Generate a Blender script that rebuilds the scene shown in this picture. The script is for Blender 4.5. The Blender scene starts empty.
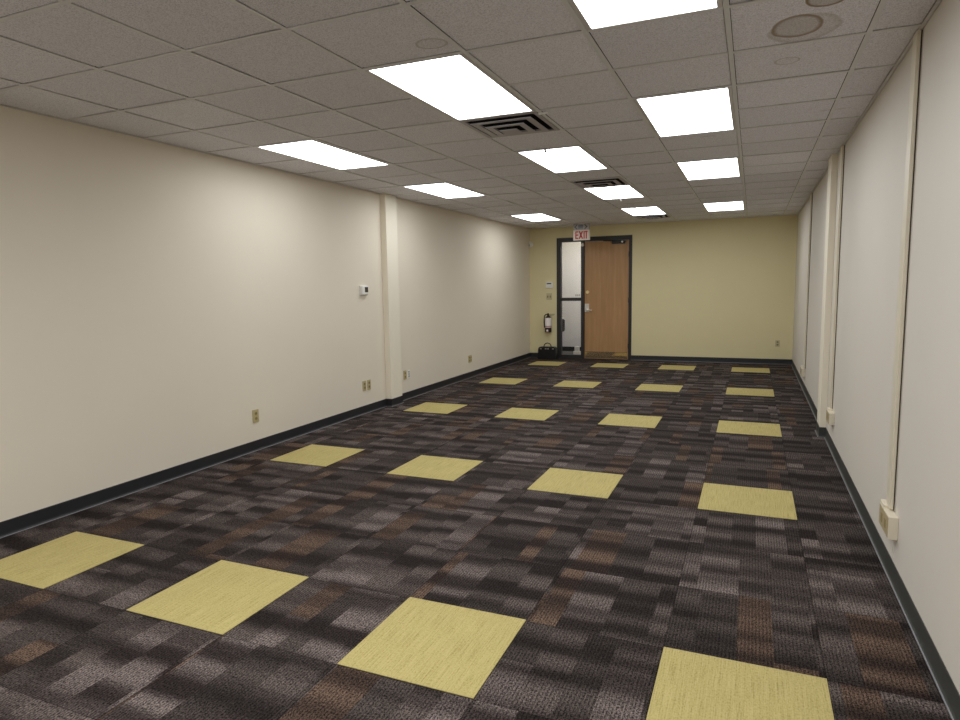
import bpy, bmesh, math, random
from mathutils import Vector, Matrix
random.seed(7)
S = bpy.context.scene
COL = S.collection
PI = math.pi

# ------------------------------------------------------------------ materials
def lin(c):
    return tuple(((v / 255) / 12.92 if v / 255 <= .04045 else ((v / 255 + .055) / 1.055) ** 2.4) for v in c) + (1.0,)

class NT:
    def __init__(s, name):
        s.m = bpy.data.materials.new(name); s.m.use_nodes = True
        s.t = s.m.node_tree; s.n = s.t.nodes; s.l = s.t.links
        s.b = s.n['Principled BSDF']
    def node(s, typ, **kw):
        n = s.n.new(typ)
        for k, v in kw.items(): setattr(n, k, v)
        return n
    def put(s, sock, v):
        if hasattr(v, 'is_linked') or hasattr(v, 'node'): s.l.new(v, sock)
        else: sock.default_value = v
    def math(s, op, a, b=0.0, c=0.0):
        n = s.node('ShaderNodeMath', operation=op)
        s.put(n.inputs[0], a); s.put(n.inputs[1], b); s.put(n.inputs[2], c)
        return n.outputs[0]
    def mix(s, f, a, b, typ='MIX'):
        n = s.node('ShaderNodeMix', data_type='RGBA', blend_type=typ)
        s.put(n.inputs[0], f); s.put(n.inputs[6], a); s.put(n.inputs[7], b)
        return n.outputs[2]
    def ramp(s, f, stops, interp='LINEAR'):
        n = s.node('ShaderNodeValToRGB'); r = n.color_ramp; r.interpolation = interp
        while len(r.elements) < len(stops): r.elements.new(.5)
        for e, (p, c) in zip(r.elements, stops):
            e.position = p; e.color = c if len(c) == 4 else tuple(c) + (1,)
        s.put(n.inputs[0], f); return n.outputs[0]
    def noise(s, vec, scale, detail=2, rough=.5, dim='3D', w=None):
        n = s.node('ShaderNodeTexNoise', noise_dimensions=dim)
        n.inputs['Scale'].default_value = scale; n.inputs['Detail'].default_value = detail
        n.inputs['Roughness'].default_value = rough
        if vec is not None and dim != '1D': s.put(n.inputs['Vector'], vec)
        if w is not None: s.put(n.inputs['W'], w)
        return n.outputs[0]
    def pos(s):
        n = s.node('ShaderNodeNewGeometry'); return n.outputs['Position']
    def xyz(s, v):
        n = s.node('ShaderNodeSeparateXYZ'); s.put(n.inputs[0], v); return n.outputs
    def comb(s, x, y, z=0.0):
        n = s.node('ShaderNodeCombineXYZ'); s.put(n.inputs[0], x); s.put(n.inputs[1], y); s.put(n.inputs[2], z); return n.outputs[0]
    def bump(s, h, strength=.3, dist=.002):
        n = s.node('ShaderNodeBump'); n.inputs['Strength'].default_value = strength; n.inputs['Distance'].default_value = dist
        s.put(n.inputs['Height'], h); s.l.new(n.outputs[0], s.b.inputs['Normal'])
    def base(s, v): s.put(s.b.inputs['Base Color'], v)
    def set(s, **kw):
        for k, v in kw.items(): s.b.inputs[k].default_value = v
        return s

def plain(name, rgb, rough=.5, metal=0.0, vary=.06, scale=14):
    n = NT(name); c = lin(rgb)
    f = n.noise(n.pos(), scale, 3)
    a = tuple(min(1, v * (1 + vary)) for v in c[:3]) + (1,); b = tuple(v * (1 - vary) for v in c[:3]) + (1,)
    n.base(n.mix(f, b, a)); n.set(Roughness=rough, Metallic=metal)
    return n.m

def wall_paint(name, rgb):
    n = NT(name); c = lin(rgb)
    p = n.pos()
    f = n.noise(p, 1.3, 4, .6)
    a = tuple(v * 1.03 for v in c[:3]) + (1,); b = tuple(v * .96 for v in c[:3]) + (1,)
    n.base(n.mix(f, b, a)); n.set(Roughness=.62)
    n.b.inputs['Specular IOR Level'].default_value = .3
    n.bump(n.noise(p, 260, 2), .08, .001)
    return n.m

TX, TY = .6096, .60292          # carpet tile pitch
def carpet():
    n = NT('patterned_carpet')
    x, y, z = n.xyz(n.pos())
    u = n.math('DIVIDE', x, TX); v = n.math('DIVIDE', y, TY)
    iu = n.math('FLOOR', u); iv = n.math('FLOOR', v)
    fu = n.math('SUBTRACT', u, iu); fv = n.math('SUBTRACT', v, iv)
    wn = n.node('ShaderNodeTexWhiteNoise', noise_dimensions='2D'); n.put(wn.inputs['Vector'], n.comb(iu, iv))
    rt = wn.outputs['Value']
    # strips across a tile: cells of a 1D voronoi, offset per tile
    w = n.math('ADD', n.math('MULTIPLY', fu, 3.7), n.math('MULTIPLY', rt, 37.0))
    vo = n.node('ShaderNodeTexVoronoi', voronoi_dimensions='1D'); vo.inputs['Scale'].default_value = 1.0
    n.put(vo.inputs['W'], w)
    sep = n.node('ShaderNodeSeparateColor'); n.l.new(vo.outputs['Color'], sep.inputs[0])
    r, g, bb = sep.outputs[0], sep.outputs[1], sep.outputs[2]
    # some strips change colour part-way along the tile
    w2 = n.math('ADD', n.math('MULTIPLY', fv, .55), n.math('MULTIPLY', g, 53.0))
    vo2 = n.node('ShaderNodeTexVoronoi', voronoi_dimensions='1D'); vo2.inputs['Scale'].default_value = 1.0
    n.put(vo2.inputs['W'], w2)
    sep2 = n.node('ShaderNodeSeparateColor'); n.l.new(vo2.outputs['Color'], sep2.inputs[0])
    cell = n.math('FRACT', n.math('ADD', r, n.math('MULTIPLY', sep2.outputs[0], .6)))
    dark = n.ramp(cell, [(0, lin((40, 34, 32))), (.30, lin((45, 38, 36))), (.62, lin((41, 35, 33))), (.86, lin((48, 38, 34)))], 'CONSTANT')
    light = n.ramp(cell, [(0, lin((78, 70, 66))), (.30, lin((112, 101, 97))), (.62, lin((93, 83, 79))), (.86, lin((100, 82, 70)))], 'CONSTANT')
    # soft light and dark bands along the tile (yarn colour), partly shared by the strips
    b1 = n.noise(None, 1.0, .6, .5, '1D', n.math('ADD', n.math('MULTIPLY', v, 3.9), n.math('MULTIPLY', rt, 91.0)))
    b2 = n.noise(None, 1.0, .6, .5, '1D', n.math('ADD', n.math('MULTIPLY', v, 3.4), n.math('MULTIPLY', cell, 173.0)))
    band = n.math('ADD', n.math('MULTIPLY', b1, .5), n.math('MULTIPLY', b2, .5))
    mr = n.node('ShaderNodeMapRange', interpolation_type='SMOOTHSTEP'); n.put(mr.inputs[0], band)
    mr.inputs[1].default_value = .33; mr.inputs[2].default_value = .70
    band = mr.outputs[0]
    colr = n.mix(band, dark, light)
    # a little warm and cool drift in the yarn
    dr = n.noise(n.pos(), 6.5, 2)
    colr = n.mix(n.math('MULTIPLY', n.math('GREATER_THAN', dr, .0), n.math('MULTIPLY', dr, .35)), colr, n.mix(dr, lin((90, 80, 70)), lin((76, 70, 74))), 'OVERLAY')
    # ribs running along the room and yarn stipple
    rib = n.math('SINE', n.math('MULTIPLY', x, 2 * PI / .0145))
    st = n.noise(n.comb(n.math('MULTIPLY', x, 200), n.math('MULTIPLY', y, 110), 0.0), 1.0, 2, .7)
    k = n.math('ADD', n.math('MULTIPLY', rib, .3), n.math('MULTIPLY', n.math('SUBTRACT', st, .5), 6.5))
    st2 = n.noise(n.comb(n.math('MULTIPLY', x, 78), n.math('MULTIPLY', y, 42), 3.0), 1.0, 2, .6)
    k = n.math('ADD', k, n.math('MULTIPLY', n.math('SUBTRACT', st2, .5), 1.7))
    k = n.math('ADD', 1.0, k)
    k = n.math('MAXIMUM', k, .15)
    # seams between carpet tiles
    eu = n.math('MINIMUM', fu, n.math('SUBTRACT', 1.0, fu)); ev = n.math('MINIMUM', fv, n.math('SUBTRACT', 1.0, fv))
    seam = n.math('LESS_THAN', n.math('MINIMUM', eu, ev), .004)
    k = n.math('MULTIPLY', k, n.math('SUBTRACT', 1.0, n.math('MULTIPLY', seam, .45)))
    mul = n.node('ShaderNodeVectorMath', operation='SCALE'); n.l.new(colr, mul.inputs[0]); n.put(mul.inputs['Scale'], k)
    n.base(mul.outputs[0]); n.set(Roughness=.95); n.b.inputs['Specular IOR Level'].default_value = .1
    n.bump(st, .35, .003)
    return n.m

def yellow_carpet():
    n = NT('yellow_carpet')
    p = n.pos(); x, y, z = n.xyz(p)
    streak = n.noise(n.comb(n.math('MULTIPLY', x, 190), n.math('MULTIPLY', y, 5.5), 0.0), 1.0, 2, .6)
    st = n.noise(n.comb(n.math('MULTIPLY', x, 170), n.math('MULTIPLY', y, 90), 0.0), 1.0, 2, .6)
    big = n.noise(p, 5, 2)
    f = n.math('ADD', n.math('MULTIPLY', streak, .5), n.math('MULTIPLY', st, .5))
    c = n.ramp(f, [(.30, lin((136, 124, 72))), (.46, lin((177, 163, 106))), (.68, lin((196, 181, 127)))])
    k = n.math('ADD', .94, n.math('MULTIPLY', big, .12))
    mul = n.node('ShaderNodeVectorMath', operation='SCALE'); n.l.new(c, mul.inputs[0]); n.put(mul.inputs['Scale'], k)
    n.base(mul.outputs[0]); n.set(Roughness=.95); n.b.inputs['Specular IOR Level'].default_value = .1
    n.bump(st, .3, .002)
    return n.m

GX, GY, GPX, GPY, H = -1.66478, 1.03553, .6096, .59924, 2.6846   # ceiling grid
def ceiling_tile_mat():
    n = NT('mineral_fibre_tile')
    p = n.pos(); x, y, z = n.xyz(p)
    sp = n.noise(p, 170, 2, .8)
    iu = n.math('FLOOR', n.math('DIVIDE', n.math('SUBTRACT', x, GX), GPX)); iv = n.math('FLOOR', n.math('DIVIDE', n.math('SUBTRACT', y, GY), GPY))
    wn = n.node('ShaderNodeTexWhiteNoise', noise_dimensions='2D'); n.put(wn.inputs['Vector'], n.comb(iu, iv))
    c = n.ramp(sp, [(.34, lin((196, 195, 200))), (.5, lin((233, 232, 240))), (.66, lin((246, 245, 252)))])
    k = n.math('ADD', .955, n.math('MULTIPLY', wn.outputs['Value'], .09))
    mul = n.node('ShaderNodeVectorMath', operation='SCALE'); n.l.new(c, mul.inputs[0]); n.put(mul.inputs['Scale'], k)
    c = mul.outputs[0]
    wob = n.noise(p, 9, 2)
    def ring(c, cx, cy, rx, ry, strength, fill, col=(144, 122, 94)):
        dx = n.math('DIVIDE', n.math('SUBTRACT', x, cx), rx); dy = n.math('DIVIDE', n.math('SUBTRACT', y, cy), ry)
        d = n.math('SQRT', n.math('ADD', n.math('MULTIPLY', dx, dx), n.math('MULTIPLY', dy, dy)))
        d = n.math('ADD', d, n.math('MULTIPLY', n.math('SUBTRACT', wob, .5), .22))
        f = n.ramp(d, [(0, (fill,) * 3), (.74, (fill,) * 3), (.90, (strength,) * 3), (.95, (strength * .8,) * 3), (1.0, (0, 0, 0))])
        return n.mix(f, c, lin(col))
    def cell(cu, rv): return GX + cu * GPX, GY + rv * GPY
    for cu, rv, rx, ry, s, f in ((3.53, .70, .158, .185, .36, .18), (3.475, .63, .112, .145, .85, .18), (3.64, .15, .085, .10, 1.0, .4),
                                 (3.445, 1.46, .065, .065, .45, .06), (.83, -.27, .085, .07, .45, .12), (4.02, 3.5, .10, .012, .35, .3), (2.63, 4.27, .07, .010, .3, .3)):
        cx, cy = cell(cu, rv); c = ring(c, cx, cy, rx, ry, s, f)
    n.base(c); n.set(Roughness=.9); n.b.inputs['Specular IOR Level'].default_value = .15
    n.bump(sp, .25, .002)
    return n.m

def wood():
    n = NT('door_veneer')
    x, y, z = n.xyz(n.pos())
    v = n.comb(n.math('MULTIPLY', x, 22), n.math('MULTIPLY', y, 22), n.math('MULTIPLY', z, 1.5))
    g = n.noise(v, 1.0, 5, .6)
    fine = n.noise(n.comb(n.math('MULTIPLY', x, 150), 0.0, n.math('MULTIPLY', z, 6)), 1.0, 2)
    f = n.math('ADD', n.math('MULTIPLY', g, .7), n.math('MULTIPLY', fine, .3))
    n.base(n.ramp(f, [(.26, lin((162, 122, 80))), (.5, lin((176, 134, 90))), (.76, lin((190, 150, 106)))]))
    n.set(Roughness=.45)
    return n.m

def emitter(name, rgb, strength):
    n = NT(name)
    for k in list(n.n):
        if k.type == 'BSDF_PRINCIPLED': n.n.remove(k)
    e = n.node('ShaderNodeEmission'); e.inputs[0].default_value = tuple(rgb) + (1,); e.inputs[1].default_value = strength
    n.l.new(e.outputs[0], n.n['Material Output'].inputs[0])
    return n.m

def glass_mat():
    """thin pane: clear with a slight fresnel reflection"""
    n = NT('clear_glass'); n.n.remove(n.b)
    tr = n.node('ShaderNodeBsdfTransparent'); tr.inputs[0].default_value = (.965, .965, .965, 1)
    gl = n.node('ShaderNodeBsdfGlossy'); gl.inputs['Roughness'].default_value = .02
    fr = n.node('ShaderNodeFresnel'); fr.inputs['IOR'].default_value = 1.45
    mx = n.node('ShaderNodeMixShader')
    n.l.new(fr.outputs[0], mx.inputs[0]); n.l.new(tr.outputs[0], mx.inputs[1]); n.l.new(gl.outputs[0], mx.inputs[2])
    n.l.new(mx.outputs[0], n.n['Material Output'].inputs[0])
    return n.m

M = dict(
    wall_l=wall_paint('cream_wall_paint', (230, 220, 203)),
    wall_r=wall_paint('off_white_wall_paint', (217, 210, 200)),
    wall_b=wall_paint('olive_wall_paint', (226, 215, 172)),
    wall_f=wall_paint('front_wall_paint', (190, 182, 168)),
    post=wall_paint('ivory_column_paint', (236, 228, 210)),
    carpet=carpet(), yellow=yellow_carpet(), tile=ceiling_tile_mat(), wood=wood(), glass=glass_mat(),
    bar=plain('painted_grid_steel', (222, 221, 222), .5),
    plenum=plain('dark_plenum', (38, 36, 35), .95),
    base_l=plain('charcoal_vinyl_base', (40, 40, 43), .38),
    base_r=plain('grey_vinyl_base', (62, 64, 61), .42),
    toe=plain('pale_base_toe', (118, 116, 118), .5),  # paler grey band along the toe of the baseboards
    backing=plain('grey_backing_strip', (96, 90, 82), .8),
    chairblack=plain('matt_black_upholstery', (12, 12, 13), .95),
    nickel=plain('satin_nickel', (222, 216, 206), .4, .4),
    lamp_frame=plain('lamp_frame_enamel', (205, 202, 200), .4),
    diffuser=emitter('lit_diffuser', (.95, .98, 1.0), 7.4),
    vent=plain('vent_enamel', (172, 167, 172), .4),
    dark=plain('dark_duct', (34, 31, 33), .9),
    black=plain('black_frame_paint', (40, 38, 38), .45),
    blackleather=plain('black_leather', (18, 17, 20), .38, 0, .15, 60),
    blackplastic=plain('black_plastic', (22, 22, 23), .45),
    screen=plain('grey_screen', (62, 60, 58), .25),
    white=plain('white_plastic', (232, 230, 224), .4),
    almond=plain('almond_plastic', (186, 172, 128), .4),
    almond_dark=plain('dark_almond_plastic', (146, 130, 88), .45),  # darker almond for sockets and toggles
    beige=plain('beige_plastic', (196, 186, 152), .4),
    race=plain('ivory_raceway', (222, 213, 192), .42),
    race_tex=plain('worn_raceway_cover', (176, 160, 124), .5, 0, .22, 70),
    steel=plain('satin_steel', (190, 188, 184), .3, 1.0),
    kick=plain('polished_kick_plate', (214, 190, 150), .09, .85),
    brass=plain('brass', (246, 222, 160), .45, .35),
    corridor=wall_paint('corridor_paint', (222, 222, 222)),
    corridor_floor=plain('corridor_floor', (84, 83, 82), .8),
    ext=plain('extinguisher_enamel', (46, 18, 17), .3),
    ext_label=plain('extinguisher_label', (242, 234, 232), .5, 0, .12, 40),
    pink=plain('pink_label_band', (226, 190, 190), .5),
    signwhite=plain('sign_white', (232, 222, 208), .45),
    signgrey=plain('sign_grey', (166, 160, 154), .4),
    red=plain('sign_red', (196, 44, 44), .5),
)

# ------------------------------------------------------------------ mesh helpers
class MB:
    def __init__(s): s.bm = bmesh.new(); s.mi = 0
    def _f(s, vs):
        f = s.bm.faces.new(vs); f.material_index = s.mi; return f
    def quad(s, a, b, c, d): return s._f([s.bm.verts.new(p) for p in (a, b, c, d)])
    def box(s, x0, x1, y0, y1, z0, z1, bev=0):
        if x0 > x1: x0, x1 = x1, x0
        if y0 > y1: y0, y1 = y1, y0
        if z0 > z1: z0, z1 = z1, z0
        v = [s.bm.verts.new((x, y, z)) for x in (x0, x1) for y in (y0, y1) for z in (z0, z1)]
        fs = [s._f([v[i] for i in q]) for q in ((0, 1, 3, 2), (4, 6, 7, 5), (0, 4, 5, 1), (2, 3, 7, 6), (0, 2, 6, 4), (1, 5, 7, 3))]
        if bev:
            es = list({e for f in fs for e in f.edges})
            r = bmesh.ops.bevel(s.bm, geom=es, offset=bev, segments=2, affect='EDGES', profile=.5)
            for f in r['faces']: f.material_index = s.mi
        return s
    def prism(s, pts, axis, a, b):
        """extrude a 2D polygon along axis ('x','y','z') from a to b"""
        def P(p, t): return {'x': (t, p[0], p[1]), 'y': (p[0], t, p[1]), 'z': (p[0], p[1], t)}[axis]
        A = [s.bm.verts.new(P(p, a)) for p in pts]; B = [s.bm.verts.new(P(p, b)) for p in pts]
        s._f(A); s._f(B[::-1]); n = len(pts)
        for i in range(n): s._f([A[i], B[i], B[(i + 1) % n], A[(i + 1) % n]])
        return s
    def lathe(s, prof, c, axis='z', n=24):
        """prof: (r, t) pairs"""
        rings = []
        for r, t in prof:
            ring = []
            for k in range(n):
                a = 2 * PI * k / n; u, v = r * math.cos(a), r * math.sin(a)
                o = {'z': (u, v, t), 'y': (u, t, v), 'x': (t, u, v)}[axis]
                ring.append(s.bm.verts.new((c[0] + o[0], c[1] + o[1], c[2] + o[2])))
            rings.append(ring)
        for a, b in zip(rings, rings[1:]):
            for k in range(n): s._f([a[k], a[(k + 1) % n], b[(k + 1) % n], b[k]])
        s._f(rings[0][::-1]); s._f(rings[-1])
        return s
    def tube(s, pts, r, n=8):
        pts = [Vector(p) for p in pts]; rings = []
        for i, p in enumerate(pts):
            d = (pts[min(i + 1, len(pts) - 1)] - pts[max(i - 1, 0)]).normalized()
            a = d.orthogonal().normalized() if i == 0 else (prev - d * prev.dot(d)).normalized()
            prev = a; b = d.cross(a)
            rings.append([s.bm.verts.new(p + r * (a * math.cos(2 * PI * k / n) + b * math.sin(2 * PI * k / n))) for k in range(n)])
        for a, b in zip(rings, rings[1:]):
            for k in range(n): s._f([a[k], a[(k + 1) % n], b[(k + 1) % n], b[k]])
        s._f(rings[0][::-1]); s._f(rings[-1])
        return s
    def shift(s, d):
        bmesh.ops.translate(s.bm, verts=s.bm.verts, vec=Vector(d)); return s
    def build(s, name, mats, parent=None, smooth=False):
        bmesh.ops.recalc_face_normals(s.bm, faces=s.bm.faces)
        me = bpy.data.meshes.new(name)
        if smooth:
            for f in s.bm.faces: f.smooth = True
        s.bm.to_mesh(me); s.bm.free()
        for m in (mats if isinstance(mats, (list, tuple)) else [mats]): me.materials.append(m)
        if smooth:
            for e in me.edges: pass
            me.set_sharp_from_angle(angle=math.radians(38))
        o = bpy.data.objects.new(name, me); COL.objects.link(o)
        if parent:
            o.parent = parent
        return o

def tag(o, label, cat, group=None, kind=None):
    o['label'] = label; o['category'] = cat
    if group: o['group'] = group
    if kind: o['kind'] = kind
    return o
def thing(name, label, cat, loc=(0, 0, 0), group=None, kind=None, rot=0):
    o = bpy.data.objects.new(name, None); COL.objects.link(o); o.location = loc; o.rotation_euler = (0, 0, rot)
    o.empty_display_size = .1
    return tag(o, label, cat, group, kind)
def dup(root, loc, label):
    r = root.copy(); COL.objects.link(r); r.location = loc; r['label'] = label
    for ch in list(root.children):
        c = ch.copy(); COL.objects.link(c); c.parent = r
        for g in list(ch.children):
            d = g.copy(); COL.objects.link(d); d.parent = c
    return r
def struct(o, label, cat): return tag(o, label, cat, None, 'structure')

# ------------------------------------------------------------------ the room
XL, XR, YB, YF = -4.019, 1.0, 10.894, -6.6
T = .12
struct(MB().box(XL - T, XR + T, YF - T, YB + T, -.08, 0).build('floor', M['carpet']), 'dark patterned carpet floor of grey, plum and brown strips', 'floor')
struct(MB().box(XL - T, XL, YF - T, YB + T, 0, 2.9).build('wall_left', M['wall_l']), 'long cream wall on the left with a thermostat', 'wall')
# right wall: panels with narrow open joints beside the cable raceways
mb = MB(); ys = [YF - T, 1.676, 4.455, 7.70, YB + T]
for i in range(4): mb.box(XR, XR + T, ys[i] + (.004 if i else 0), ys[i + 1] - (.004 if i < 3 else 0), 0, 2.9)
mb.mi = 1; mb.box(XR + T, XR + T + .02, YF - T, YB + T, 0, 2.9)
struct(mb.build('wall_right', [M['wall_r'], M['plenum']]), 'long off-white wall on the right with vertical panel joints', 'wall')
FX0, FX1, FZ = -3.43, -1.90, 2.47      # door and sidelight opening
mb = MB(); mb.box(XL, FX0, YB, YB + T, 0, 2.9).box(FX1, XR, YB, YB + T, 0, 2.9).box(FX0, FX1, YB, YB + T, FZ, 2.9)
struct(mb.build('wall_back', M['wall_b']), 'olive green end wall around the wooden door', 'wall')
struct(MB().box(XL, XR, YF - T, YF, 0, 2.9).build('wall_front', M['wall_f']), 'plain wall behind the camera', 'wall')

# columns
CLX, CL0, CL1 = -3.938, 5.03, 5.305
struct(MB().box(XL, CLX, CL0, CL1, 0, H + .02, .004).build('trim_1', M['post']), 'ivory square column standing out from the left wall', 'column')
CRX, CR0, CR1 = .944, 4.93, 5.22
struct(MB().box(CRX, XR, CR0, CR1, 0, H + .02, .004).build('trim_2', M['post']), 'ivory square column standing out from the right wall', 'column')

# cove baseboards swept along the walls; the path is walked with the room on its right hand side
def cove(name, path, mat, label):
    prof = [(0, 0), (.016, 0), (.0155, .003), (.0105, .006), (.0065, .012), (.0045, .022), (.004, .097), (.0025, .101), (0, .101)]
    P = [Vector(p) for p in path]; rows = []
    bm = bmesh.new()
    for i, p in enumerate(P):
        ds = []
        if i > 0: ds.append((P[i] - P[i - 1]).normalized())
        if i < len(P) - 1: ds.append((P[i + 1] - P[i]).normalized())
        ns = [Vector((d.y, -d.x)) for d in ds]
        if len(ns) == 1: m = ns[0]
        else: m = (ns[0] + ns[1]); m = m / (1 + ns[0].dot(ns[1]))
        rows.append([bm.verts.new((p.x + m.x * t, p.y + m.y * t, z)) for t, z in prof])
    for a, b in zip(rows, rows[1:]):
        for k in range(len(prof)):
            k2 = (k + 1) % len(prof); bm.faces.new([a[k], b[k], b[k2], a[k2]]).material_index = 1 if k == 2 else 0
    bm.faces.new(rows[0]); bm.faces.new(rows[-1][::-1])
    m = MB(); m.bm.free(); m.bm = bm
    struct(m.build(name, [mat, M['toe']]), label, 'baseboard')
cove('baseboard_left', [(XL, YF), (XL, CL0), (CLX, CL0), (CLX, CL1), (XL, CL1), (XL, YB)], M['base_l'], 'black vinyl cove baseboard along the left wall and its column')
cove('baseboard_right', [(XR, YB), (XR, CR1), (CRX, CR1), (CRX, CR0), (XR, CR0), (XR, YF)], M['base_r'], 'dark grey vinyl cove baseboard along the right wall and its column')
cove('baseboard_back', [(XL + .004, YB), (FX0, YB)], M['base_l'], 'short black baseboard left of the sidelight on the end wall')
cove('baseboard_back', [(FX1, YB), (XR - .004, YB)], M['base_l'], 'black baseboard right of the door on the end wall')

# ------------------------------------------------------------------ ceiling
LIGHTS = [(-3, 2), (-3, 6), (-3, 12), (0, 0), (0, 4), (0, 8), (0, 12), (2, -2), (2, 2), (2, 6), (2, 12)]
VENTS = [(0, 2), (0, 7), (0, 14)]
used = set()
for c, r in LIGHTS: used |= {(c, r), (c, r + 1)}
for c, r in VENTS: used.add((c, r))
gx = lambda c: GX + c * GPX
gy = lambda r: GY + r * GPY
BW = .012
mb = MB()
r0, r1 = -13, 17
for c in range(-4, 5):
    for r in range(r0, r1):
        if (c, r) in used: continue
        x0, x1 = max(gx(c) + BW + .003, XL + .022), min(gx(c + 1) - BW - .003, XR - .022)
        y0, y1 = max(gy(r) + BW + .0022, YF + .022), min(gy(r + 1) - BW - .0022, YB - .022)
        if x1 - x0 < .02 or y1 - y0 < .02: continue
        h = [H + .0045 + random.uniform(0, .003) for _ in range(4)]
        mb.mi = 0
        a = [(x0, y0, h[0]), (x1, y0, h[1]), (x1, y1, h[2]), (x0, y1, h[3])]
        mb.quad(*a)
        for i in range(4):   # tile edges
            p, q = a[i], a[(i + 1) % 4]
            mb.quad(p, q, (q[0], q[1], q[2] + .016), (p[0], p[1], p[2] + .016))
mb.mi = 1
for c in range(-3, 5):
    mb.box(gx(c) - BW, gx(c) + BW, YF, YB, H, H + .004)
for r in range(r0 + 1, r1):
    if not YF < gy(r) < YB: continue
    for c in range(-4, 5):
        x0, x1 = max(gx(c) + BW, XL), min(gx(c + 1) - BW, XR)
        if x1 <= x0: continue
        if any((lc, lr + 1) == (c, r) for lc, lr in LIGHTS): continue
        mb.box(x0, x1, gy(r) - BW, gy(r) + BW, H + .0005, H + .0045)
for (a, b, c_, d) in ((XL, XL + .02, YF, YB), (XR - .02, XR - .003, YF, YB), (XL, XR, YB - .02, YB), (XL, XR, YF, YF + .02)):
    mb.box(a, b, c_, d, H + .001, H + .003)
mb.mi = 2
mb.box(XL, XR, YF, YB, H + .15, H + .17)
struct(mb.build('ceiling', [M['tile'], M['bar'], M['plenum']]), 'suspended ceiling of stained grey tiles in a metal grid', 'ceiling')

# lights
W2, D2 = GPX - 2 * BW - .004, 2 * GPY - 2 * BW - .004
def make_light():
    t = thing('ceiling_light', '', 'ceiling light', (0, 0, H), 'lit ceiling light panels')
    w, d, f, e = W2 / 2, D2 / 2, .022, .006
    m = MB()
    m.box(-w, w, -d, -d + e, -.001, .012).box(-w, w, d - e, d, -.001, .012).box(-w, -w + f, -d + e, d - e, -.001, .012).box(w - f, w, -d + e, d - e, -.001, .012)
    m.build('frame', M['lamp_frame'], t)
    m = MB(); m.quad((-w + f, -d + e, .003), (w - f, -d + e, .003), (w - f, d - e, .003), (-w + f, d - e, .003))
    m.build('diffuser', M['diffuser'], t)
    m = MB(); m.quad((-w, -d, .09), (w, -d, .09), (w, d, .09), (-w, d, .09))
    for a, b, c, g in ((-w, w, -d, -d + .004), (-w, w, d - .004, d), (-w, -w + .004, -d, d), (w - .004, w, -d, d)): m.box(a, b, c, g, .012, .09)
    m.build('housing', M['lamp_frame'], t)
    return t
LL = {(-3, 2): 'lit white ceiling panel nearest the camera in the row by the left wall',
      (-3, 6): 'lit white ceiling panel second along the row by the left wall, near the column',
      (-3, 12): 'lit white ceiling panel farthest along the row by the left wall',
      (0, 0): 'lit white ceiling panel directly before the nearest air vent, large in the middle row',
      (0, 4): 'lit white ceiling panel standing alone between the first and second air vents',
      (0, 8): 'lit white ceiling panel right behind the second air vent',
      (0, 12): 'lit white ceiling panel before the farthest air vent in the middle row',
      (2, -2): 'lit white ceiling panel cut off by the top edge of the photo',
      (2, 2): 'lit white ceiling panel second from the camera in the right-hand row',
      (2, 6): 'lit white ceiling panel third from the camera in the right-hand row',
      (2, 12): 'lit white ceiling panel farthest along the right-hand row'}
proto = None
for c, r in LIGHTS:
    loc = (gx(c) + GPX / 2, gy(r) + GPY, H)
    if proto is None: proto = make_light(); proto.location = loc; proto['label'] = LL[(c, r)]
    else: dup(proto, loc, LL[(c, r)])

# the room goes on behind the camera: unseen lamps added there to brighten the near end
for c, r in ((-3, -6), (0, -4), (0, -9), (2, -7), (-3, -11), (2, -11)):
    la = bpy.data.lights.new('added_rear_lamp', 'AREA'); la.shape = 'RECTANGLE'; la.size = W2 - .044; la.size_y = D2 - .044
    la.energy = 15.0 * PI * la.size * la.size_y; la.color = (.955, .98, 1.0)
    lo = bpy.data.objects.new('added_rear_lamp', la); COL.objects.link(lo); lo.location = (gx(c) + GPX / 2, gy(r) + GPY, H + .002)
# air vents: square louvred diffusers
def make_vent():
    t = thing('ceiling_vent', '', 'air vent', (0, 0, H), 'square ceiling air vents')
    o = .287
    m = MB(); f = .03
    m.box(-o, o, -o, -o + f, -.002, .008).box(-o, o, o - f, o, -.002, .008).box(-o, -o + f, -o + f, o - f, -.002, .008).box(o - f, o, -o + f, o - f, -.002, .008)
    m.build('frame', M['vent'], t)
    def ring(ro, ri, z):
        m = MB(); h = .003
        m.box(-ro, ro, -ro, -ri, z, z + h).box(-ro, ro, ri, ro, z, z + h).box(-ro, -ri, -ri, ri, z, z + h).box(ri, ro, -ri, ri, z, z + h)
        for sx in (-1, 1):      # turned-up inner lips and hangers
            m.box(sx * ri - .0015, sx * ri + .0015, -ri, ri, z, z + .012); m.box(-ri, ri, sx * ri - .0015, sx * ri + .0015, z, z + .012)
        m.build('louvre', M['vent'], t)
    ring(.226, .180, -.014)
    ring(.146, .102, -.028)
    m = MB().box(-.066, .066, -.066, .066, -.042, -.038, .001); m.build('center_plate', M['vent'], t)
    m = MB(); d = .253
    m.quad((-d, -d, .12), (d, -d, .12), (d, d, .12), (-d, d, .12))
    m.box(-.006, .006, -.006, .006, -.038, .12)
    for ro, z in ((.226, -.012), (.146, -.026)):
        for sx in (-1, 1):
            for sy in (-1, 1): m.box(sx * (ro - .006), sx * (ro - .003), sy * (ro - .006), sy * (ro - .003), z, .12)
    for a, b, c, e in ((-d, d, -d, -d + .003), (-d, d, d - .003, d), (-d, -d + .003, -d, d), (d - .003, d, -d, d)): m.box(a, b, c, e, .008, .12)
    m.build('duct_box', M['dark'], t)
    return t
VL = ['grey square air vent nearest the camera, behind the largest lit panel', 'grey square air vent second from the camera in the middle row', 'grey square air vent farthest away, half hidden behind the last middle panel']
pv = None
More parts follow.
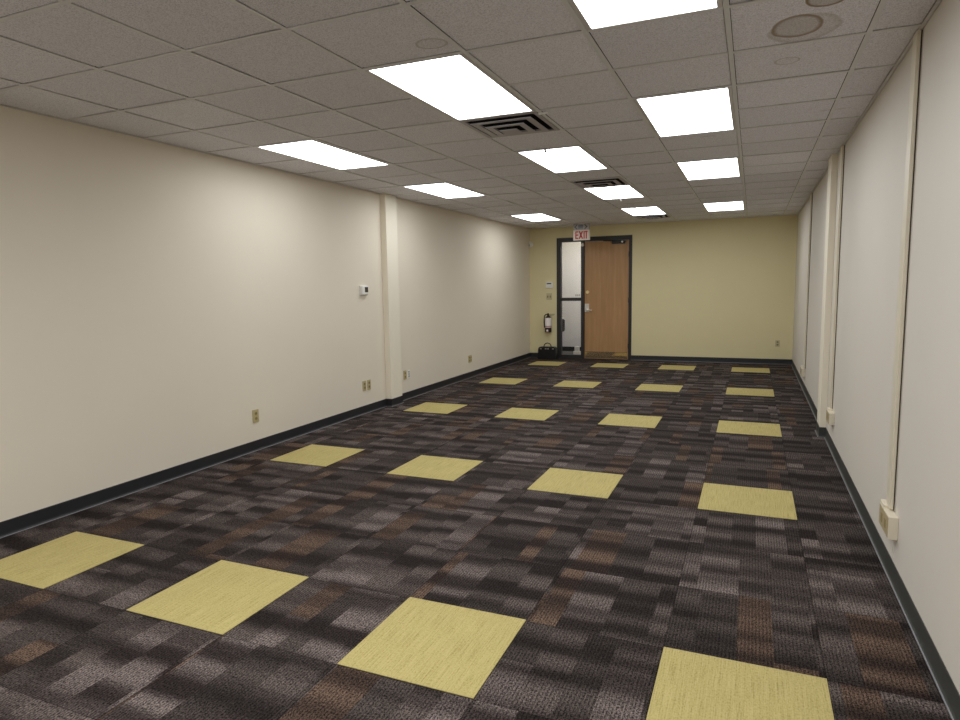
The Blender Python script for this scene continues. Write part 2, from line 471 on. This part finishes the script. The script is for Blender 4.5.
for (c, r), lb in zip(VENTS, VL):
    loc = (gx(c) + GPX / 2, gy(r) + GPY / 2, H)
    if pv is None: pv = make_vent(); pv.location = loc; pv['label'] = lb
    else: dup(pv, loc, lb)

# small fittings on the grid
t = tag(MB().box(-.034, .034, -.011, .011, -.012, 0, .003).shift((gx(1.03), gy(2.09), H)).build('ceiling_clip', M['white']),
        'small white clip on the ceiling grid beside the nearest vent', 'clip')
def hook(c, r, label):
    m = MB(); x, y = gx(c), gy(r)
    m.lathe([(.016, -.004), (.016, 0)], (x, y, H), n=12); m.tube([(x, y, H - .003), (x, y, H - .016), (x + .008, y, H - .025), (x + .018, y, H - .022)], .010)
    tag(m.build('ceiling_hook', M['steel'], smooth=True), label, 'hook', 'small ceiling hooks')
hook(.475, 3.99, 'tiny metal hook hanging before the lone middle panel between vents')
hook(.42, 10.04, 'tiny metal hook just behind the panel that follows the second vent')
hook(.42, 11.97, 'tiny metal hook before the last lit panel of the middle row')

# ------------------------------------------------------------------ yellow carpet tiles
RN = ['in the front row nearest the camera', 'in the second row from the camera', 'in the third row from the camera', 'in the fourth row from the camera', 'in the farthest row near the door wall']
CN = ['leftmost yellow carpet tile', 'second from left yellow carpet tile', 'third from left yellow carpet tile', 'rightmost yellow carpet tile']
def tile_mesh():
    m = MB(); g = .001
    m.box(g, .6096 - g, g, .6096 - g, 0, .004, .0012)
    return m
first = None
for j in range(5):
    for i, k in enumerate((-6, -4, -2, 0)):
        lb = CN[i] + ' ' + RN[j]
        loc = (k * TX, j * 4 * TY, 0)
        if first is None:
            first = tile_mesh().build('carpet_tile', M['yellow']); o = first
        else:
            o = first.copy(); COL.objects.link(o)
        o.location = loc; tag(o, lb, 'carpet tile', 'yellow carpet tiles on the floor')

# ------------------------------------------------------------------ door, sidelight
FY = YB - .012
d1 = thing('door_1', 'brown wooden door with lever handle in a black frame', 'door', (0, 0, 0), None, 'structure')
m = MB()
m.box(-3.43, -3.345, FY, YB + .1, 0, FZ).box(-2.922, -2.86, FY, YB + .1, 0, FZ).box(-1.96, -1.90, FY, YB + .1, 0, FZ)
m.box(-3.345, -1.96, FY, YB + .1, 2.385, FZ)
m.box(-3.345, -2.922, FY, YB + .1, 1.19, 1.255).box(-3.345, -2.922, FY, YB + .1, 0, .075)
m.build('door_frame', M['black'], d1)
DY = YB + .03
slab = MB().box(-2.857, -1.963, DY, DY + .045, .008, 2.381, .003).build('door_panel', M['wood'], d1)
MB().box(-2.84, -1.985, DY - .002, DY, .02, .155).build('kick_plate', M['kick'], slab)
m = MB().lathe([(.036, 0), (.036, -.012), (.028, -.020), (.012, -.018)], (-2.795, DY, 1.365), 'y', 20)
m.build('deadbolt', M['brass'], slab, True)
lv = MB().box(-2.852, -2.760, DY - .014, DY, .96, 1.13, .006).build('lock_plate', M['nickel'], slab)
m = MB().lathe([(.026, 0), (.026, -.03), (.014, -.035), (.012, -.055)], (-2.795, DY - .012, 1.005), 'y', 16)
m.tube([(-2.797, DY - .062, 1.005), (-2.75, DY - .066, 1.006), (-2.69, DY - .062, 1.0)], .010)
m.build('lever_handle', M['nickel'], lv, True)
cl = MB().box(-2.30, -2.03, DY - .055, DY, 2.315, 2.372, .006).build('door_closer', M['blackplastic'], slab)
m = MB().lathe([(.018, 0), (.018, -.02)], (-2.09, DY - .055, 2.345), 'y', 14); m.build('closer_cap', M['steel'], cl)
m = MB().tube([(-2.12, DY - .03, 2.372), (-2.36, DY - .055, 2.378), (-2.47, DY - .03, 2.379)], .008); m.build('closer_arm', M['blackplastic'], cl)
for z in (.28, 1.2, 2.1):
    MB().lathe([(.008, -.05), (.008, .05)], (-1.958, FY - .006, z), 'z', 10).build('hinge', M['black'], d1)
w1 = thing('window_1', 'narrow glass sidelight in two panes left of the wooden door', 'window', (0, 0, 0), None, 'structure')
MB().box(-3.345, -2.922, YB + .04, YB + .046, 1.255, 2.385).build('pane', M['glass'], w1)
MB().box(-3.345, -2.922, YB + .04, YB + .046, .075, 1.19).build('pane', M['glass'], w1)
m = MB()
for i in range(3): m.box(-3.05 + i * .036, -3.026 + i * .036, YB + .0385, YB + .0395, 1.285, 1.325)
m.build('sticker', M['signgrey'], w1)
tag(MB().lathe([(.012, .02), (.03, .012), (.034, 0), (.030, -.02), (.016, -.034), (.004, -.038)], (-2.883, FY - .001 - .02, 2.313), 'y', 16).shift((0, 0, 0)).build('door_sensor', M['white'], smooth=True),
    'small round white sensor on the black mullion under the exit sign', 'sensor')

# corridor seen through the sidelight
CY = 12.37
struct(MB().box(-6.2, 0, CY, CY + .1, 0, 2.8).build('wall_corridor', M['corridor']), 'plain pale grey corridor wall beyond the sidelight', 'wall')
struct(MB().box(-6.2, 0, YB + T, CY, -.08, 0).build('floor_corridor', M['corridor_floor']), 'grey corridor floor beyond the sidelight', 'floor')
struct(MB().box(-6.2, 0, YB + T, CY, 2.8, 2.86).build('ceiling_corridor', M['corridor']), 'corridor ceiling above the sidelight, out of sight', 'ceiling')
struct(MB().box(-6.3, -6.2, YB + T, CY + .1, 0, 2.8).build('wall_corridor_left', M['corridor']), 'corridor end wall out of sight', 'wall')
struct(MB().box(0, .1, YB + T, CY + .1, 0, 2.8).build('wall_corridor_right', M['corridor']), 'corridor end wall out of sight', 'wall')
struct(MB().box(-6.2, 0, CY - .012, CY, 0, .1).build('baseboard_corridor', M['base_l']), 'dark baseboard of the corridor beyond the sidelight', 'baseboard')
la = bpy.data.lights.new('corridor_lamp', 'AREA'); la.shape = 'RECTANGLE'; la.size = 1.2; la.size_y = .2; la.energy = 37; la.color = (1, .985, 1)
lo = bpy.data.objects.new('corridor_lamp', la); COL.objects.link(lo); lo.location = (-2.7, 11.2, 2.78)

# chair beyond the glass: only the edge of its back shows
ch = thing('office_chair', 'black chair in the corridor, edge of its back showing behind the sidelight', 'chair', (-3.672, 11.52, 0))
def rounded(w, h, r, n=5):
    pts = []
    for cx, cy, a0 in ((w - r, h - r, 0), (-w + r, h - r, 90), (-w + r, -h + r, 180), (w - r, -h + r, 270)):
        for k in range(n + 1):
            a = math.radians(a0 + 90 * k / n); pts.append((cx + r * math.cos(a), cy + r * math.sin(a)))
    return pts
m = MB(); m.prism([(x + .115, z + .635) for x, z in rounded(.06, .142, .045)], 'y', -.22, .22); m.build('backrest', M['chairblack'], ch, True)
MB().box(-.42, .05, -.22, .22, .40, .46, .015).build('seat', M['chairblack'], ch)
MB().box(.04, .08, -.04, .04, .43, .56, .004).build('back_post', M['chairblack'], ch)
for sx in (-.39, .01):
    for sy in (-.19, .19): MB().lathe([(.012, 0), (.014, .40)], (sx, sy, 0), 'z', 10).build('leg', M['chairblack'], ch)
bk = thing('container', 'small white container on the corridor floor behind the lower glass', 'container', (-3.165, 11.52, 0))
MB().box(-.073, .073, -.05, .05, 0, .095, .012).build('body', M['white'], bk)
MB().box(-.05, .05, -.04, .04, .095, .195, .014).build('cap', M['white'], bk)

# ------------------------------------------------------------------ exit sign
sg = thing('exit_sign', 'white exit sign with red letters hanging from ceiling before the door', 'exit sign', (-2.745, 10.2, 2.362))
MB().box(-.16, .16, 0, .05, 0, .195, .006).build('letter_panel', M['signwhite'], sg)
up = MB().box(-.156, .156, .004, .046, .195, .312, .006).build('upper_panel', M['signgrey'], sg)
MB().box(-.10, .10, .01, .04, .312, H - 2.362).build('mount', M['signwhite'], sg)
m = MB(); y0, y1 = -.003, .001; zb, zt = .028, .172; s_ = .023
def bar2(x0, z0, x1, z1, w): # slanted stroke
    m.prism([(x0 - w / 2, z0), (x0 + w / 2, z0), (x1 + w / 2, z1), (x1 - w / 2, z1)], 'y', y0, y1)
m.box(-.118, -.118 + s_, y0, y1, zb, zt)
for z in (zb, (zb + zt) / 2 - s_ / 2, zt - s_): m.box(-.118 + s_, -.058, y0, y1, z, z + s_)
bar2(-.038, zb, .022, zt, .029); bar2(.022, zb, -.038, zt, .029)
m.box(.043, .043 + s_, y0, y1, zb, zt)
m.box(.096 - s_ / 2, .096 + s_ / 2, y0, y1, zb, zt - s_); m.box(.070, .122, y0, y1, zt - s_, zt)
m.build('letters', M['red'], sg)
m = MB(); y0, y1 = .001, .005
def chev(cx, s, col):
    m.prism([(cx - s * .035, .296), (cx - s * .010, .296), (cx + s * .035, .252), (cx - s * .010, .210), (cx - s * .035, .210), (cx + s * .008, .252)], 'y', y0, y1)
chev(.085, 1, 0); chev(-.105, -1, 0)
m.box(-.06, .03, y0, y1, .214, .286)
m.build('chevron', M['screen'], up)

# ------------------------------------------------------------------ things on the end wall
def plate(name, label, cat, group, loc, rot, w=.07, h=.115, mat='almond', kind='duplex', dark='almond_dark'):
    """wall plate facing local -y"""
    t = thing(name, label, cat, loc, group, None, rot)
    MB().box(-w / 2, w / 2, -.008, 0, -h / 2, h / 2, .002).build('cover_plate', M[mat], t)
    n = max(1, round(w / .07)); xs = [(-w / 2 + w / n * (k + .5)) for k in range(n)]
    for x in xs:
        if kind == 'duplex':
            for z in (-.024, .024):
                s = MB().lathe([(.0165, -.006), (.0165, -.0105)], (x, 0, z), 'y', 16).build('socket', M[dark], t)
                q = MB(); q.box(x - .008, x - .005, -.0115, -.010, z - .003, z + .007).box(x + .005, x + .008, -.0115, -.010, z - .003, z + .007)
                q.build('slots', M['blackplastic'], s)
        elif kind == 'jack':
            for z in (-.03, 0, .03): MB().box(x - .009, x + .009, -.0105, -.006, z - .009, z + .009).build('socket', M['blackplastic'], t)
        else:
            MB().box(x - .012, x + .012, -.016, -.006, -.022, .018, .002).build('toggle', M[dark], t)
    return t
k = thing('alarm_keypad', 'white alarm keypad with a black display on the olive wall left of the sidelight', 'keypad', (-3.592, YB, 1.52))
MB().box(-.072, .072, -.028, 0, -.062, .062, .008).build('body', M['white'], k)
MB().box(-.076, .076, -.004, 0, -.066, .066).build('mount_plate', M['white'], k)
MB().box(-.048, .048, -.030, -.026, .020, .042).build('display', M['blackplastic'], k)
plate('light_switch', 'beige double light switch under the alarm keypad on the olive wall', 'light switch', None, (-3.596, YB, 1.285), 0, .118, .14, 'beige', 'toggle', 'almond_dark')
plate('wall_outlet', 'beige outlet low on the olive wall right of the door', 'outlet', None, (.748, YB, .39), 0, .075, .12, 'beige', 'duplex', 'almond_dark')
s = thing('motion_sensor', 'small white motion sensor high in the corner of left and olive walls', 'sensor', (XL + .036, YB - .036, 2.362), None, None, -PI / 4)
m = MB().prism([(-.03, .02), (.03, .02), (.03, -.012), (.015, -.03), (-.015, -.03), (-.03, -.012)], 'z', -.05, .05); m.build('body', M['white'], s)
MB().box(-.02, .02, .018, .05, -.03, .03).build('mount', M['white'], s)
MB().box(-.016, .016, -.033, -.028, -.035, .005, .002).build('lens', M['signgrey'], s)

# fire extinguisher
fx, fy = -3.596, YB - .085
e = thing('fire_extinguisher', 'dark fire extinguisher with a white label hung on the olive wall above the briefcase', 'fire extinguisher', (fx, fy, .545))
MB().lathe([(.058, 0), (.068, .008), (.068, .27), (.060, .305), (.038, .328), (.022, .337), (.022, .35)], (0, 0, 0)).build('tank', M['ext'], e, True)
MB().lathe([(.0692, .135), (.0692, .272), (.0625, .300)], (0, 0, 0)).build('label', M['ext_label'], e, True)
MB().lathe([(.0692, .098), (.0692, .125)], (0, 0, 0)).build('label_band', M['pink'], e, True)
MB().box(-.018, .02, -.0705, -.064, .02, .06, .002).build('tag', M['ext_label'], e)
vv = MB().lathe([(.018, .35), (.02, .356), (.02, .39), (.012, .396)], (0, 0, 0), 'z', 14).build('valve', M['blackplastic'], e, True)
m = MB(); m.box(-.012, .145, -.012, .012, .372, .379, .002).box(-.012, .125, -.012, .012, .352, .358, .002); m.build('handle', M['blackplastic'], vv)
m = MB().tube([(-.018, 0, .375), (-.045, -.02, .37), (-.066, -.04, .34), (-.072, -.045, .25), (-.068, -.045, .16), (-.062, -.05, .10)], .011, 10)
m.build('hose', M['blackplastic'], e, True)
MB().box(-.025, .025, .060, .085, .12, .34).build('wall_mount', M['blackplastic'], e)

# briefcase
b = thing('briefcase', 'black leather briefcase with an arched handle on the carpet under the extinguisher', 'bag', (-3.572, 10.69, 0))
pts = [(-.195, 0), (.195, 0), (.198, .03), (.19, .21), (.175, .245), (.14, .258), (-.14, .258), (-.175, .245), (-.19, .21), (-.198, .03)]
m = MB().prism(pts, 'y', -.065, .065)
bmesh.ops.bevel(m.bm, geom=list(m.bm.edges), offset=.008, segments=2, affect='EDGES')
m.build('body', M['blackleather'], b, True)
m = MB().prism([(-.18, .135), (.18, .135), (.176, .21), (.16, .243), (-.16, .243), (-.176, .21)], 'y', -.075, -.064); m.build('flap', M['blackleather'], b)
m = MB().tube([(.078 * math.cos(a), -.01,   .25 + .082 * math.sin(a)) for a in [PI * k / 14 for k in range(15)]], .010, 10); m.build('handle', M['blackleather'], b, True)
for x in (-.125, -.02, .03, .135): MB().box(x - .018, x + .018, -.080, -.074, .208, .23, .002).build('buckle', M['steel'], b)

# ------------------------------------------------------------------ things on the left wall
t = thing('thermostat', 'white thermostat with a dark screen on the left wall before the column', 'thermostat', (XL, 4.575, 1.497), None, None, PI / 2)
MB().box(-.072, .072, -.01, 0, -.06, .06, .003).build('mount_plate', M['white'], t)
MB().box(-.066, .066, -.042, -.008, -.055, .055, .012).build('body', M['white'], t)
MB().box(-.018, .052, -.0435, -.040, -.022, .040).build('screen', M['screen'], t)
R90 = PI / 2
plate('wall_outlet', 'almond outlet alone on the left wall, nearest the camera', 'outlet', 'outlets on the left wall', (XL, 2.66, .335), R90, .078, .122)
plate('wall_outlet', 'almond outlet of the pair before the left column, farther from the column', 'outlet', 'outlets on the left wall', (XL, 4.528, .343), R90, .07, .122)
plate('wall_outlet', 'almond outlet of the pair before the left column, nearer the column', 'outlet', 'outlets on the left wall', (XL, 4.630, .343), R90, .07, .122)
plate('wall_outlet', 'almond outlet low on the left wall just past the column', 'outlet', 'outlets on the left wall', (XL, 5.525, .343), R90, .07, .122)
plate('data_jack', 'white data jack plate beside the outlet just past the left column', 'data jack', None, (XL, 5.625, .343), R90, .06, .115, 'white', 'jack')
plate('wall_outlet', 'wide almond outlet on the left wall nearest the briefcase', 'outlet', 'outlets on the left wall', (XL, 7.715, .32), R90, .13, .12)

# ------------------------------------------------------------------ cable raceways on the right wall
def raceway(y0, y1, yb0, yb1, zb0, zb1, label):
    t = thing('cable_raceway', label, 'cable raceway', (XR, y0, zb0), 'cable raceways on the right wall')
    L = lambda a: a - y0
    z = lambda a: a - zb0
    MB().box(-.024, -.007, 0, y1 - y0, z(zb1), z(H), .002).build('channel', M['race'], t)
    MB().box(-.007, 0, .012, y1 - y0 - .012, z(zb1), z(H)).build('backing_strip', M['backing'], t)
    m = MB().box(-.042, 0, L(yb0), L(yb1), 0, z(zb1) - .008, .003).box(-.040, 0, L(yb1) - .10, L(yb1) + .004, .006, z(zb1) + .006, .003)
    b = m.build('outlet_box', M['race'], t)
    c2 = MB().box(-.044, -.041, L(yb0) + .010, L(yb1) - .010, .008, z(zb1) - .016).build('outlet_face', M['race_tex'], b)
    for yy in (.32, .68):
        q = L(yb0) + (yb1 - yb0) * yy
        MB().box(-.0455, -.043, q - .016, q + .016, .035, .08).build('socket', M['almond_dark'], b)
raceway(1.685, 1.775, 1.58, 1.83, .238, .362, 'ivory cable raceway and outlet box on right wall nearest the camera')
raceway(4.46, 4.56, 4.31, 4.54, .25, .365, 'ivory cable raceway and outlet box beside the right column')
raceway(7.72, 7.82, 7.80, 8.08, .205, .325, 'ivory cable raceway and outlet box on right wall beyond the column')

# ------------------------------------------------------------------ camera and view
cam = bpy.data.cameras.new('camera'); co = bpy.data.objects.new('camera', cam); COL.objects.link(co)
cam.sensor_width = 36; cam.lens = 24.08595; cam.clip_start = .02; cam.clip_end = 100
rt = Vector((.9211464920599343, .3888588389641796, -.016671638345037362))
dn = Vector((.029319061857381194, -.11203708968531878, -.9932714045751279))
fw = Vector((-.38811020699986815, .9144596731919206, -.11460349854761585))
mw = Matrix((rt, -dn, -fw)).transposed().to_4x4(); mw.translation = Vector((.30275335, -2.03466834, 1.52771809))
co.matrix_world = mw
S.camera = co
w = bpy.data.worlds.new('world'); S.world = w; w.use_nodes = True
w.node_tree.nodes['Background'].inputs[0].default_value = (0, 0, 0, 1)
S.view_settings.view_transform = 'Standard'; S.view_settings.look = 'None'
S.view_settings.gamma = 1; S.view_settings.use_curve_mapping = False
S.view_settings.exposure = 0.05
S.cycles.max_bounces = 12; S.cycles.diffuse_bounces = 8; S.cycles.glossy_bounces = 4; S.cycles.transmission_bounces = 8
S.cycles.use_denoising = True; S.cycles.denoising_prefilter = 'NONE'; S.cycles.use_adaptive_sampling = False
S.cycles.caustics_reflective = False; S.cycles.caustics_refractive = False
